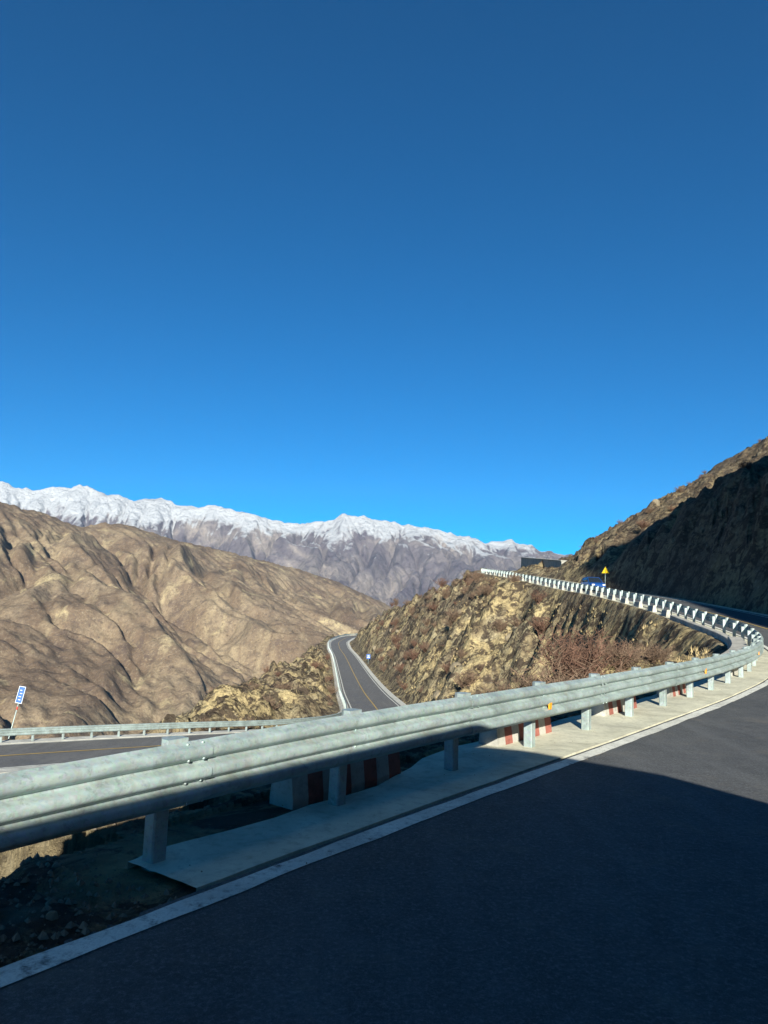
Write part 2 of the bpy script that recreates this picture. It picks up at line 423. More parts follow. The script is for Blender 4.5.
def near(X, Y, C, sub=1, soft=True):
    Q = C.P[::sub]; n = len(X)
    off = np.empty(n); dist = np.empty(n); z = np.empty(n); ss = np.empty(n)
    NN = C.Nr[::sub]; SS = C.S[::sub]
    q2 = (Q[:, :2]**2).sum(1)
    for a in range(0, n, 40000):
        b = min(n, a+40000); p = np.stack([X[a:b], Y[a:b]], 1)
        D = (p**2).sum(1)[:, None] - 2*p@Q[:, :2].T + q2[None]
        k = D.argmin(1); ar = np.arange(b-a)
        d = p-Q[k, :2]; o = (d*NN[k]).sum(1)
        off[a:b] = o; dist[a:b] = np.sqrt(np.maximum(D[ar, k], 0)); ss[a:b] = SS[k]
        if soft:
            W = 1/(np.maximum(D, 0)+.4)**2; z[a:b] = (W@Q[:, 2])/W.sum(1)
        else: z[a:b] = Q[k, 2]
    return off, dist, z, ss

def wR(S): return 7.0+1.8*(1-sstep(8, 26, np.asarray(S, float)))
APR0 = -.15     # where the concrete apron starts
def terrain(X, Y, detail=True):
    shp = X.shape; X = X.ravel().astype(float); Y = Y.ravel().astype(float)
    oU, dU, zU, sU = near(X, Y, U, 2); oL, dL, zL, sL = near(X, Y, L, 2); oN, dN, zN, sN = near(X, Y, NR, 2)
    oU = np.where(dU > 1.5*np.abs(oU)+1, np.sign(oU)*dU, oU)
    # ---- mountain side, right of the upper road
    dr = oU-wR(sU)-.5
    M = .66*X-.09*Y-2.2 + 2.2*fbm(X*.03, Y*.03, 3, 5)
    M = M - .52*splus(44-Y, .2) - .5*splus((Y+.25*X)-285, .1) - .35*splus(X-150, .05)
    M = np.maximum(M, zU+.12*np.maximum(dr, 0)+.2)
    caster = np.interp(X, [4,12,18,24,29.2,30.3,31.3,45,80,140], [-12,4,15,27,36,45,57,59,66,70])+2.2*gnoise(X*.09, X*0+2.5, 63)  # unseen buttress out of frame, added to cast the shadow on the far cutting
    caster = caster - np.where(Y > -20, 1.1*(Y+20), -.35*(Y+20))
    M = np.where(X > 5, np.maximum(M, caster), M)
    steep = 2.1 + .5*gnoise(X*.08, Y*.08, 41)
    zr = np.where(dr <= 0, zU, smin(zU+np.maximum(dr, 0)*steep, M, .9)); zr = np.maximum(zr, zU-.0)
    # ---- between the two roads
    aU = np.maximum(dU-1.1-1.7*(1-sstep(2, 10, sU)), 0); aN = dN
    a = np.minimum(aU, aN); b = np.maximum(dL-5.6, 0)
    wU = 1/(dU**2+1)**1.5; wN = 1/(dN**2+1)**1.5
    zt = (zU*wU+zN*wN)/(wU+wN)
    s = a/(a+b+1e-6)
    far = sstep(62, 100, Y)
    g1 = 1-(1-s)**2.6
    g2 = s**1.05
    g = g1*(1-far)+g2*far
    bench = zt+(zL-zt)*g
    bench = bench - .9*np.sin(math.pi*np.clip(s, 0, 1))*(1-far)
    bench = bench - 2.6*sstep(.2, 3.2, aU)*sstep(36, 46, Y)*(1-sstep(66, 90, Y))*(X > 6)*sstep(6, 10, X)
    # ravine between the curve's two arms
    rav = np.exp(-(((X-8)/9)**2+((Y-36)/16)**2))
    bench = bench - 1.5*sstep(.3, 4, aU)*(1-sstep(20, 28, Y)) + 2.3*np.exp(-(((X-8.5)/7.5)**2+((Y-27)/10)**2))*sstep(0, 4, a)
    # ---- valley side, left of the lower road
    e = np.maximum(-oL-5.3, 0)
    xb = np.where(Y < 58, -21.1+(Y-47.5)*.8-1.2, np.interp(Y, [58,70,100,200,280,330], [-13.9,-19,-19.5,-21,-23,-24]))
    fall = .95*splus(xb-X, .7)
    fall = np.maximum(fall, np.where(Y > 320, .8*splus(e-4, .5), 0))
    hump = 1.8*sstep(0, 8, e)*sstep(60, 95, Y)*(1-sstep(290, 330, Y))*sstep(-26, -17, X)
    zv = np.maximum(zL - fall + hump - .04*e, -330+.02*X)
    left = np.where(oL > 0, bench, zv)
    left = np.where(dL < 5.3, zL, left)
    left = np.where(dU < 1.1, zU, left)
    right = (oU > 0)
    # upper road wins near it; right of it is the mountain
    z = np.where(right, zr, left)
    
    mU = np.where(right, sstep(-.1, 3.8, dr), sstep(.7, 3.5, -oU)); mL = sstep(5.2, 8.5, dL)
    mask = mU*np.where(right, 1, mL)
    if detail:
        # slope ribs run downhill, rock blocks on top of them
        wx = X+2.5*fbm(X*.07, Y*.07, 2, 71); wy = Y+2.5*fbm(X*.07+9, Y*.07, 2, 77)
        ang = R(24); rx = wx*math.cos(ang)+wy*math.sin(ang); ry = -wx*math.sin(ang)+wy*math.cos(ang)
        amp = np.where(right, .8, 1.0)
        rg = ridged(rx*.045, ry*.125, 3, 21)
        d = amp*2.1*np.where(Y < 45, .35, 1)*rg + 1.5*fbm(X*.09, Y*.07, 3, 22)*(~right)*np.where(Y < 45, .3, 1)
        d += amp*1.3*ridged(rx*.17, ry*.36, 3, 33)*sstep(-.5, .6, fbm(X*.05, Y*.05, 2, 90))
        v1, c1 = voro(rx*.34+.5*gnoise(X*.5,Y*.5,3), ry*.62+.5*gnoise(X*.5,Y*.5,4), 51)
        outc = sstep(.0, .45, fbm(X*.045+3, Y*.045, 3, 61)+.12)
        d += outc*(c1-.45)*2.3*(1-.45*sstep(.3, .75, v1))
        v2, c2 = voro(rx*1.1, ry*1.7, 57); d += (.25+.5*outc)*(c2-.5)*.55
        d += .16*fbm(X*1.3, Y*1.3, 4, 45, .6) + .05*fbm(X*6, Y*6, 2, 46)
        d = d*np.where(right, .72, np.where(X < 5, .08+.92*sstep(34, 64, Y), 1))
        z = z+d*mask
        z = z + .03*fbm(X*1.7, Y*1.7, 4, 47)*np.where(right, 0, sstep(-1.0, -.2, oU*-1))*0
    # rough verge of dirt before the apron begins, rubble bank behind the posts
    verge = ((sU < APR0+.3) | (oU < -.5)) & (oU < .72) & (oU > -4)
    rough = .05*fbm(X*2.2, Y*2.2, 4, 48, .6)+.02*fbm(X*11, Y*11, 3, 49)
    z = np.where(verge, z+.6*rough+.012-.10*sstep(.6, 2.0, -oU)*0, z)
    z = z + .16*sstep(.8,1.6,-oU)*(1-sstep(2.0,3.6,-oU))*(fbm(X*.9, Y*.9, 3, 50)+.15)*(oU<0)*(Y<30)
    z = z-1.5*sstep(.5, 1.7, -oU+.25*fbm(X*1.1, Y*1.1, 3, 52))*(1-sstep(-.2, 1.5, sU+.3*fbm(X*.9, Y*.9, 2, 53)))*(sU > -9)*(1-sstep(6, 10, -oU))
    # sunk under the paved surfaces
    pave = (oU > .74) & (dr < -.15)
    apr = (oU > -.75) & (oU <= .74) & (sU > APR0)
    z = np.where(pave, zU-.10, z); z = np.where(apr, zU-.05, z)
    z = np.where((dL < 5.1), zL-.14-.12*sstep(60, 200, Y), z)
    return z.reshape(shp)

# polar sheet round the viewpoint, dense where one looks
def polar():
    th = np.concatenate([np.arange(-34, 34, .105), np.arange(34, 60, .6), np.arange(60, 160, 1.0), np.arange(160, 300, 3.0), np.arange(300, 326, .6)])
    r = np.exp(np.arange(math.log(1.2), math.log(640), .0078)); r = np.concatenate([[.02], r])
    T, Rr = np.meshgrid(np.radians(th), r)
    X = Rr*np.sin(T); Y = Rr*np.cos(T)
    Z = terrain(X, Y)
    return grid_mesh('terrain', np.stack([X, Y, Z], -1)[:, ::-1], True)
g = link('ground', polar(), MAT['terrain']); tag(g, kind='structure')

# ------------------------------------------------------------------ ribbons along a curve
def ribbon(name, C, s0, s1, o0, o1, up, mat, step=.6, kind='structure', wob=0.0, thick=0.0, parent=None, jag=0.0):
    S = np.arange(s0, s1, step); S = np.append(S, s1)
    e0 = (o0(S) if callable(o0) else o0)+wob*fbm(S*.8, S*0+3, 3, 5); e1 = (o1(S) if callable(o1) else o1)+wob*fbm(S*.8, S*0+8, 3, 6)
    if jag:
        S = np.concatenate([s0+np.array([0, .05, .1, .16, .24, .34, .5]), S[S > s0+.55]]); rows = []
        c0 = o0(S) if callable(o0) else o0+0*S; c1 = e1[:1]*0+(o1(S) if callable(o1) else o1)+0*S
        fr_ = np.linspace(0, 1, 15)
        for f_ in fr_:
            Sj = S.copy(); k_ = np.clip(1-(S-s0)/.55, 0, 1); Sj = S+k_*jag*(fbm(np.array([f_*2.3]), np.array([2.2]), 4, 93)[0]+.8*f_)
            ee = c0+(c1-c0)*f_+wob*(fbm(S*.8, S*0+3, 3, 5) if f_ < .5 else fbm(S*.8, S*0+8, 3, 6))
            P_ = np.stack(C.at(Sj, ee, up), 1); P_[:, 2] += .006*fbm(Sj*.7, ee*1.5, 3, 94)
            rows.append(P_)
        A, B = rows[0], rows[-1]
    else:
        A = np.stack(C.at(S, e0, up), 1); B = np.stack(C.at(S, e1, up), 1)
        rows = [A, B]
    if thick: 
        A2 = A.copy(); A2[:, 2] -= thick; B2 = B.copy(); B2[:, 2] -= thick
        rows = [A2]+rows+[B2]
    me = grid_mesh(name, np.stack(rows, 0))
    if thick: me.polygons.foreach_set('use_smooth', [False]*len(me.polygons))
    o = link(name, me, mat, parent)
    if kind: tag(o, kind=kind)
    return o
SE = U.S[-1]-1
ribbon('road', U, U.S[0]+1, SE, .685, wR, 0.0, MAT['asphalt'])
a = ribbon('road_shoulder', U, APR0, 150, lambda S: -.14-.58*sstep(2.5, 5.5, S)+.06*fbm(S*1.3, S*0+1.7, 3, 95), .645, .006, MAT['apron'], .5, wob=.012, thick=.16, jag=.035)
m = MB(); x0, y0, z0 = U.at(APR0, -.72, .012)
p = [U.at(APR0, -.72, .012), U.at(APR0, .955, .012), U.at(APR0, .955, -.148), U.at(APR0, -.72, -.148)]
ribbon('edge_line', U, U.S[0]+1, SE, 0.735, 0.92, .006, MAT['white_line'], .12, wob=.022)
ribbon('edge_line', U, U.S[0]+1, SE, lambda S: wR(S)-.5, lambda S: wR(S)-.35, .006, MAT['white_line'], .8)
ribbon('centre_line', U, U.S[0]+1, SE, lambda S: (wR(S)+.2)/2, lambda S: (wR(S)+.2)/2+.12, .006, MAT['yellow_line'], .8)
ribbon('drainage_channel', U, U.S[0]+1, SE, lambda S: wR(S)+.02, lambda S: wR(S)+.45, .03, MAT['apron'], .8, thick=.1)
LE = L.S[-1]-1
ribbon('lower_road', L, L.S[0]+1, LE, -3.75, 3.75, 0.0, MAT['asphalt2'])
ribbon('lower_edge_line', L, L.S[0]+1, LE, -3.52, -3.34, .02, MAT['white_line'], .8)
ribbon('lower_edge_line', L, L.S[0]+1, LE, 3.34, 3.52, .02, MAT['white_line'], .8)
ribbon('lower_centre_line', L, L.S[0]+1, LE, -.09, .09, .02, MAT['yellow_line'], .8)
ribbon('lower_road_shoulder', L, L.S[0]+1, LE, -4.95, -3.77, .03, MAT['pale_conc'], .8, thick=.2)
ribbon('lower_drainage_kerb', L, L.S[0]+1, LE, 3.77, 4.75, .06, MAT['pale_conc'], .8, thick=.25)

# ------------------------------------------------------------------ guardrails
BT = .885   # beam top above the road
def beam_profile(n=30, th=.005):
    """closed outline (out, z) of the three-wave beam; out = towards the road"""
    pts = []
    for i in range(n+1):
        t = i/n; c = .5-.5*math.cos(2*math.pi*3*t)
        w = 1-(1-c)**2.4      # broad crests, narrow grooves
        pts.append((.080*w, BT-.465+.465*t))
    back = [(a-th, z) for a, z in pts]
    return pts, back
PF, PB = beam_profile()
def make_beam(C, s0, s1, off, name, parent, mat, step=.5, lap=0.0, bolts=False, prof=(PF, PB)):
    pf, pb = prof
    S = np.append(np.arange(s0, s1-.05, step), s1)
    n = len(S); mb = MB(); k = len(pf)
    def sheet(pr, flip):
        V = np.stack([np.stack(C.at(S, off+o+lap+(.007*fbm(S*.9, S*0+z*3, 2, 97) if bolts else 0), z+(.004*gnoise(S*.5, S*0+.3, 98) if bolts else 0)), 1) for o, z in pr], 1).reshape(-1, 3); F = []; m_ = len(pr)
        for i in range(n-1):
            for j in range(m_-1):
                q = (i*m_+j, (i+1)*m_+j, (i+1)*m_+j+1, i*m_+j+1); F.append(q[::-1] if flip else q)
        mb.add(V, F)
    sheet(pf, False); sheet(pb, True); sheet([pb[0], pf[0]], False); sheet([pf[-1], pb[-1]], False)
    nf = len(mb.f)
    for e_, S_ in ((0, s0), (1, s1)):
        V = [C.at(S_, off+o+lap, z) for o, z in pf]+[C.at(S_, off+o+lap, z) for o, z in pb]
        mb.add(V, [(j, j+1, k+j+1, k+j) if e_ == 0 else (j+1, j, k+j, k+j+1) for j in range(k-1)])
    me = bpy.data.meshes.new(name)
    if bolts:
        for sb in (s1-.06, s1-.20, s0+2*SP/2):
            for zz in ((.03, .17, .336, .45) if sb > s0+3 else (.155, .31)):
                t = zz/.465; c = .5-.5*math.cos(2*math.pi*3*t); w = .080*(1-(1-c)**2.4)
                p0 = C.at(sb, off+w+lap, BT-.465+zz); p1 = C.at(sb, off+w+lap+.016, BT-.465+zz)
                mb.tube([p0, p1], [.014, .009], 8)
    me.from_pydata(mb.v, [], mb.f); me.update()
    o = link(name, me, mat, parent)
    sm = [True]*len(me.polygons)
    # sharp only at the thin rims
    me.polygons.foreach_set('use_smooth', sm)
    return o

# shared meshes, local x along the rail, y towards the valley (left), z up
def post_mesh(name):
    mb = MB(); mb.box(-.065, .065, -.065, .065, -.25, .80, bev=.012)
    mb.box(-.072, .072, -.072, .072, .795, .815, bev=.006)
    o = mb.build(name, MAT['galv_post']); me = o.data; bpy.data.objects.remove(o); return me
def block_mesh(name):
    mb = MB()
    # folded-plate spacer: flared towards the beam
    pl = [(-.055,-.066),(.055,-.066),(.09,-.12),(.09,-.20),(-.09,-.20),(-.09,-.12)]
    v = [(x, y, BT-.44) for x, y in pl]+[(x, y, BT+.03) for x, y in pl]
    f = [tuple(range(6)), tuple(range(11, 5, -1))]+[(i, i+6, (i+1) % 6+6, (i+1) % 6) for i in range(6)]
    mb.add(v, f)
    for zz in (.55, .75): pass
    o = mb.build(name, MAT['galv_post']); me = o.data; bpy.data.objects.remove(o); return me
PM = post_mesh('post'); BM = block_mesh('spacer_block')
def place_child(me, name, C, s, parent, off=0.0, tilt=0.0, jit=0.0):
    o = bpy.data.objects.new(name, me); COL.objects.link(o)
    o.location = C.at(s, off, 0); o.rotation_euler = (tilt, jit, C.head(s)); o.parent = parent
    return o
def refl_mesh():
    mb = MB(); pl = [(-.045,.06),(.045,.06),(.028,-.055),(-.028,-.055)]
    v = [(x, -.268, z) for x, z in pl]+[(x, -.292, z) for x, z in pl]
    mb.add(v, [(0,1,2,3),(7,6,5,4),(0,4,5,1),(1,5,6,2),(2,6,7,3),(3,7,4,0)])
    o = mb.build('reflector', MAT['orange']); me = o.data; bpy.data.objects.remove(o); return me
RM = refl_mesh()

SP = 2.06
gr = empty('guardrail')
tag(gr, 'galvanised three-wave steel guardrail with orange reflectors beside the near road and round the bend', 'guardrail')
smin_, smax_ = -14.5*1, 150
k0 = -8; k1 = int(148/SP)
for k in range(k0, k1+1):
    s = k*SP
    j = .012*math.sin(k*2.3)
    place_child(PM, 'post', U, s, gr, 0, .01*math.sin(k*1.7), j)
    place_child(BM, 'spacer_block', U, s, gr, 0, 0, 0)
kk = k0
idx = 0
while kk < k1:
    s0 = kk*SP+.0; s1 = (kk+2)*SP+.26
    make_beam(U, s0, s1, .20, 'beam', gr, MAT['galv'], .5 if s0 < 70 else 1.0, .011*(idx % 2), -10 < s0 < 40)
    kk += 2; idx += 1
for s in (6.25, 14.75, 22.8, 30.9):
    o = place_child(RM, 'reflector', U, s, gr); o.location.z += .60

# lower guardrail
LR = Curve(np.stack(L.at(L.S, -4.3, 0), 1)[::8].tolist(), (-24.9,45.8))
gl = empty('guardrail')
tag(gl, 'distant steel guardrail following the outer edge of the lower road down in the valley', 'guardrail')
n = 0; s = -22.0; rest = MB()
while s < LR.S[-1]-6:
    if n < 98:
        place_child(PM, 'post', LR, s, gl)
    else:
        x, y, z = LR.at(s); rest.box(x-.065, x+.065, y-.065, y+.065, z-.2, z+.8)
    n += 1; s += 2.0
ro = rest.build('post', MAT['galv_post'], gl); tag(ro, kind='stuff')
SPF, SPB = beam_profile(12)
s = -23.0
while s < LR.S[-1]-14:
    make_beam(LR, s, s+8.05, .10, 'beam', gl, MAT['galv'], 1.0 if s < 40 else 2.0, .003*(int(s) % 2), False, (SPF, SPB)); s += 8

# ------------------------------------------------------------------ concrete guard blocks behind the rail
def guard_block(C, s0, ln, off, h, th, label, group, stripes=True):
    """tapered concrete block, red and white bands on the road face"""
    x, y, z = C.at(s0+ln/2, off); root = empty('guard_block', (x, y, z), C.head(s0+ln/2))
    mb = MB(); n = max(1, int(round(ln/.22))) if stripes else 1
    w = ln/n; tp = .05
    for i in range(n):
        xa = -ln/2+i*w; xb_ = xa+w; mi = 1 if (stripes and i % 2 == 1) else 0
        # cross-section across y, chamfered top
        sec = [(-th/2, -.2), (-th/2, .03), (-th/2+tp, h-.04), (-th/2+tp+.03, h), (th/2-tp-.03, h), (th/2-tp, h-.04), (th/2, .03), (th/2, -.2)]
        v = [(xa, a_, b_) for a_, b_ in sec]+[(xb_, a_, b_) for a_, b_ in sec]; m_ = len(sec)
        f = []; mi_l = []
        for j in range(m_-1): f.append((j, j+1, m_+j+1, m_+j))
        if i == 0: f.append(tuple(range(m_-1, -1, -1)))
        if i == n-1: f.append(tuple(range(m_, 2*m_)))
        for q in f: mb.add([v[t] for t in q], [tuple(range(len(q)))], mi if q[0] < 3 or q[0] >= m_ else 0)
    o = mb.build('guard_block', [MAT['white_conc'], MAT['red_conc']])
    me = o.data; bpy.data.objects.remove(o)
    bpy.data.objects.remove(root)
    o = bpy.data.objects.new('guard_block', me); COL.objects.link(o); o.location = (x, y, z); o.rotation_euler = (0, random.uniform(-.01,.01), C.head(s0+ln/2))
    tag(o, label, 'guard block', group)
    return o
GB = 'red and white concrete guard blocks behind the near guardrail'
names = ['in shade, nearest of its row',
         'in sun under the nearer orange reflector',
         'in sun between two orange reflectors',
         'in sun beneath the farther orange reflector']
for i in range(4):
    guard_block(U, 1.75+4.05*i, 1.75, -.45, .44, .32, 'red and white striped guard block '+names[i], GB)
def para(C, s0, s1, off, h, th, name, label, cat):
    S = np.append(np.arange(s0, s1, .5), s1); sec = [(-th/2, -.3), (-th/2+.03, h-.03), (-th/2+.06, h), (th/2-.06, h), (th/2-.03, h-.03), (th/2, -.3)]
    V = []; F = []; m_ = len(sec)
    for s_ in S:
        for a_, b_ in sec: V.append(C.at(s_, off+a_, b_))
    for i in range(len(S)-1):
        for j in range(m_-1): F.append((i*m_+j, i*m_+j+1, (i+1)*m_+j+1, (i+1)*m_+j))
    F.append(tuple(range(m_-1, -1, -1))); F.append(tuple((len(S)-1)*m_+j for j in range(m_)))
    o = MB().add(V, F).build(name, MAT['white_conc']); tag(o, label, cat); return o
para(U, 20.6, 31.0, -.55, .52, .62, 'parapet', 'thick whitewashed concrete parapet just inside the tight bend of the guardrail', 'parapet')
para(U, 31.6, 46.5, -.50, .26, .42, 'parapet', 'low pale concrete footing wall under the guardrail past the bend', 'parapet')
for i in range(22):
    guard_block(U, 48.0+4.06*i, 1.5, -.46, .42, .30, 'pale concrete guard block under the guardrail climbing the far side of the ravine', 'pale guard blocks along the climbing road', False)
for i in range(46):
    guard_block(LR, 34+4.0*i, 2.4, -.45, .62, .36, 'whitewashed concrete guard block outside the guardrail of the lower road', 'white guard blocks along the lower road', False)

# ------------------------------------------------------------------ far brown valley side
def brown():
    x = np.arange(-1500, 620, 5.5); y = np.arange(420, 3100, 5.5)
    X, Y = np.meshgrid(x, y)
    tab = [(-160,470),(-60,488),(0,503),(40,514),(80,528),(105,523),(130,526),(165,537),(200,546),(240,555),(270,563),(300,570),(340,583),(385,603),(430,625),(560,690)]
    A = []; Z = []
    for px, py in tab:
        r = (px-384)/720; aa = (900+1600*r)/(.67-.74*r); yh = 600+(px-384)*.035
        A.append(aa); Z.append(2+(yh-py)/720*(1600+.74*aa))
    a = (X+900)*.67+(Y-1600)*.74; q = (X+900)*.74-(Y-1600)*.67
    q = q+60*fbm(X*.0016, Y*.0016, 2, 4)*sstep(60, 300, q)
    zr = np.interp(a, A, Z) - .35*np.maximum(-300-a, 0)*0
    H = zr-.36*np.maximum(q, 0)-.45*np.maximum(-q, 0)
    m = sstep(0, 260, q)
    wq = q+120*fbm(X*.0022, Y*.0022, 3, 14)
    wa = a+150*fbm(X*.0018+5, Y*.0018, 3, 15)+.22*q
    H = H+m*(34*ridged(wa*.0030, wq*.00075, 3, 12, .5)+18*ridged(wa*.010, wq*.0026, 3, 19))-20*m
    H = np.maximum(H, -360+10*fbm(X*.004, Y*.004, 2, 8))
    H0_ = H; H = erode(H/5.5, 7000, 20, 80, 5, .3, 4.0)*5.5; H = .5*H+.5*H0_
    # resample finer + detail
    def up(G):
        r_ = np.linspace(0, G.shape[0]-1.001, int(G.shape[0]*1.5)); c_ = np.linspace(0, G.shape[1]-1.001, int(G.shape[1]*1.5))
        i = r_.astype(int); j = c_.astype(int); fi = (r_-i)[:, None]; fj = (c_-j)[None]
        return G[i][:, j]*(1-fi)*(1-fj)+G[i+1][:, j]*fi*(1-fj)+G[i][:, j+1]*(1-fi)*fj+G[i+1][:, j+1]*fi*fj
    X, Y, H = up(X), up(Y), up(H)
    H = H+3.2*ridged((X*.74-Y*.67)*.0045, (X*.67+Y*.74)*.016, 3, 25, .55)*sstep(-.5,.5,fbm(X*.002,Y*.002,2,66))+1.3*ridged((X*.74-Y*.67)*.018, (X*.67+Y*.74)*.055, 3, 27, .6)+2.2*ridged(X*.02, Y*.02, 3, 23)+.8*fbm(X*.09, Y*.09, 2, 24)
    return grid_mesh('hills', np.stack([X, Y, H], -1))
tag(link('hills', brown(), MAT['hill']), kind='structure')

def snowy():
    D = 6800.
    x = np.arange(-5200, 3600, 15.); y = np.arange(2900, 8200, 15.)
    X, Y = np.meshgrid(x, y)
    tab = [(-160,478),(-60,476),(0,487),(30,494),(60,491),(75,489),(100,498),(130,503),(160,502),(180,510),(215,511),(235,516),(280,525),(300,528),(330,524),(345,518),(360,521),(400,528),(430,531),(445,534),(470,540),(490,545),(515,543),(540,550),(560,556),(620,566),(760,560)]
    px = np.array([t[0] for t in tab], float); py = np.array([t[1] for t in tab], float)
    xr = (px-384)/720*D; zr = 2+((600+(px-384)*.035)-py)/720*D
    crest = np.interp(X, xr, zr)*1.05
    wy = (D+130*gnoise(X*.0012, X*0, 3)-Y)
    q = np.maximum(wy, 0); bk = np.maximum(-wy, 0)
    base = -520.
    t = np.clip(q/3300, 0, 1)
    H = base+(crest-base)*(1-t)**1.25-bk*.5
    m = sstep(0, 700, q)*(1-.6*t)
    wx = X+300*fbm(X*.0006, Y*.0006, 3, 31)
    H = H+m*(150*ridged(wx*.00095, Y*.00026, 3, 32, .5)+75*ridged(wx*.0032, Y*.0012, 3, 35))-120*m
    H = H+20*ridged(X*.0026, Y*.0026, 4, 36)*sstep(900, 0, q)-12
    H = erode(H/15, 7000, 20, 80, 9, .3, 5.0)*15
    H = H+16*ridged(X*.005, Y*.0028, 4, 37, .55)
    return grid_mesh('mountains', np.stack([X, Y, H], -1))
tag(link('mountains', snowy(), MAT['snow']), kind='structure')
# plain far ground to the horizon, under everything
mb = MB(); n_ = 48
v = [(0, 0, -900)]+[(60000*math.cos(2*math.pi*i/n_), 60000*math.sin(2*math.pi*i/n_), -900) for i in range(n_)]
mb.add(v, [(0, 1+i, 1+(i+1) % n_) for i in range(n_)]); tag(mb.build('valley_floor', MAT['hill']), kind='structure')

# ------------------------------------------------------------------ shrubs, rocks, grass
def shrub_mesh(name, n, seed, mat, h=1.0, spread=.6, sub=4, sides=3, rad=.008):
    r_ = random.Random(seed); mb = MB()
    def rib(p0, p1, w):
        d = (p1-p0); a = d.orthogonal().normalized()
        a = (Matrix.Rotation(r_.uniform(0, 6.28), 3, d.normalized()) @ a)*w
        b = d.normalized().cross(a)
        mb.add([p0+a, p0-a*.5+b*.87, p0-a*.5-b*.87, p1], [(0,1,3),(1,2,3),(2,0,3)])
    for i in range(n):
        az = r_.uniform(0, 6.283); sp = r_.random()**.6*spread; hh = h*r_.uniform(.55, 1.0)*(1-.35*(sp/spread)**2)
        p = Vector((r_.gauss(0, .07), r_.gauss(0, .07), -.05)); d = Vector((math.cos(az)*sp, math.sin(az)*sp, hh))
        seg = 4; prev = p
        for k in range(seg):
            q = p+d*((k+1)/seg)+Vector((r_.gauss(0,.035), r_.gauss(0,.035), r_.gauss(0,.015)))+Vector((math.cos(az), math.sin(az), 0))*.12*(k/seg)**2
            rib(prev, q, rad*(1.5-k*.3)*h)
            if k >= 1:
                for _ in range(sub):
                    u = prev.lerp(q, r_.random()); l = r_.uniform(.10, .26)*h
                    w = Vector((r_.gauss(0,1), r_.gauss(0,1), r_.uniform(.2, 1.3))).normalized()*l
                    rib(u, u+w, rad*.62*h)
                    if r_.random() < .6:
                        u2 = u+w*.6; w2 = Vector((r_.gauss(0,1), r_.gauss(0,1), r_.uniform(0, 1))).normalized()*l*.6
                        rib(u2, u2+w2, rad*.5*h)
            prev = q
    o = mb.build(name, mat); me = o.data; bpy.data.objects.remove(o); return me
SH_big = [shrub_mesh('shrub', 70, 100+i, MAT['twig'] if i % 2 == 0 else MAT['twig2'], 1.0, .75, 4, rad=.011) for i in range(4)]
SH_small = [shrub_mesh('shrub', 46, 200+i, [MAT['twig2'], MAT['twig'], MAT['twig2']][i % 3], 1.0, .72, 3, rad=.018) for i in range(5)]

def zat(x, y): return terrain(np.array([x], float), np.array([y], float))
F_ = 720.; PIT = math.atan(88/720); ROL = R(2.0); EYE = Vector((0, 0, 2.0))
def put(me, name, x, y, z, s, label, cat, group, rz=None, sz=1.0, tilt=0):
    o = bpy.data.objects.new(name, me); COL.objects.link(o); o.location = (x, y, z)
    o.rotation_euler = (random.uniform(-tilt, tilt), random.uniform(-tilt, tilt), random.uniform(0, 6.28) if rz is None else rz)
    o.scale = (s, s, s*sz); tag(o, label, cat, group); return o
# big red-brown shrubs in the ravine behind the near rail: (x, y, height)
big = [(13.2,40,1.1),(14.2,44,1.2),(15.3,50,1.3),(12.5,46,1.3),(16.3,56,1.4),(11,43,1.4),(2.2,25,1.1),(1.4,21.5,.9),(9.9,30.5,.9),(10.8,28.5,.8),(4.4,22,1.3),(6.2,24,2.0),(7.1,25.5,1.9),(5.4,25.5,1.5),(3.6,20.5,1.0),(8.6,26,1.0),(8.0,29.5,1.2),(11.6,33.5,1.0),(3.0,23,1.2),(12.3,36,1.0),(9.4,34,1.0)]
bx = np.array([b_[0] for b_ in big], float); by = np.array([b_[1] for b_ in big], float); bz = terrain(bx, by)
for i, (x, y, h) in enumerate(big):
    red = SH_big[i % 4].materials[0].name.startswith('dry_red')
    put(SH_big[i % 4], 'shrub', x, y, bz[i]-.05, h*1.3, ('reddish brown' if red else 'greyish brown')+' leafless shrub in the ravine behind the near guardrail', 'shrub', 'bare shrubs in the ravine')
# scattered shrubs
def scatter(n, xr, yr, cond, seed, sz, meshes, label, group, cat='shrub', name='shrub', tilt=.1, sink=.08):
    r_ = np.random.default_rng(seed); X = r_.uniform(*xr, n*6); Y = r_.uniform(*yr, n*6)
    oU, dU, _, sU = near(X, Y, U, 2, False); oL, dL, _, _ = near(X, Y, L, 2, False)
    ok = cond(X, Y, oU, dU, oL, dL); X = X[ok][:n]; Y = Y[ok][:n]
    Z = terrain(X, Y)
    for i in range(len(X)):
        s = r_.uniform(*sz)
        put(meshes[i % len(meshes)], name, X[i], Y[i], Z[i]-sink*s, s, label, cat, group, tilt=tilt)
scatter(200, (-8, 22), (45, 260), lambda X,Y,oU,dU,oL,dL: (oU < -2.5) & (oL > 6.5) & (np.abs(X)/Y < .5), 31, (.8, 2.5), SH_small, 'small leafless shrub on the sunlit rocky slope above the lower road', 'shrubs on the rocky slope')
scatter(14, (15, 19.5), (96, 150), lambda X,Y,oU,dU,oL,dL: (oU < -1.3) & (oU > -5), 32, (1.2, 2.2), SH_small, 'bare shrub just below the guardrail where the road tops the rise', 'shrubs below the far guardrail')
scatter(44, (-20, -4), (60, 270), lambda X,Y,oU,dU,oL,dL: (oL < -5.6) & (X > -21), 33, (.8, 1.9), SH_small, 'leafless shrub on the knoll outside the lower road', 'shrubs on the knoll')
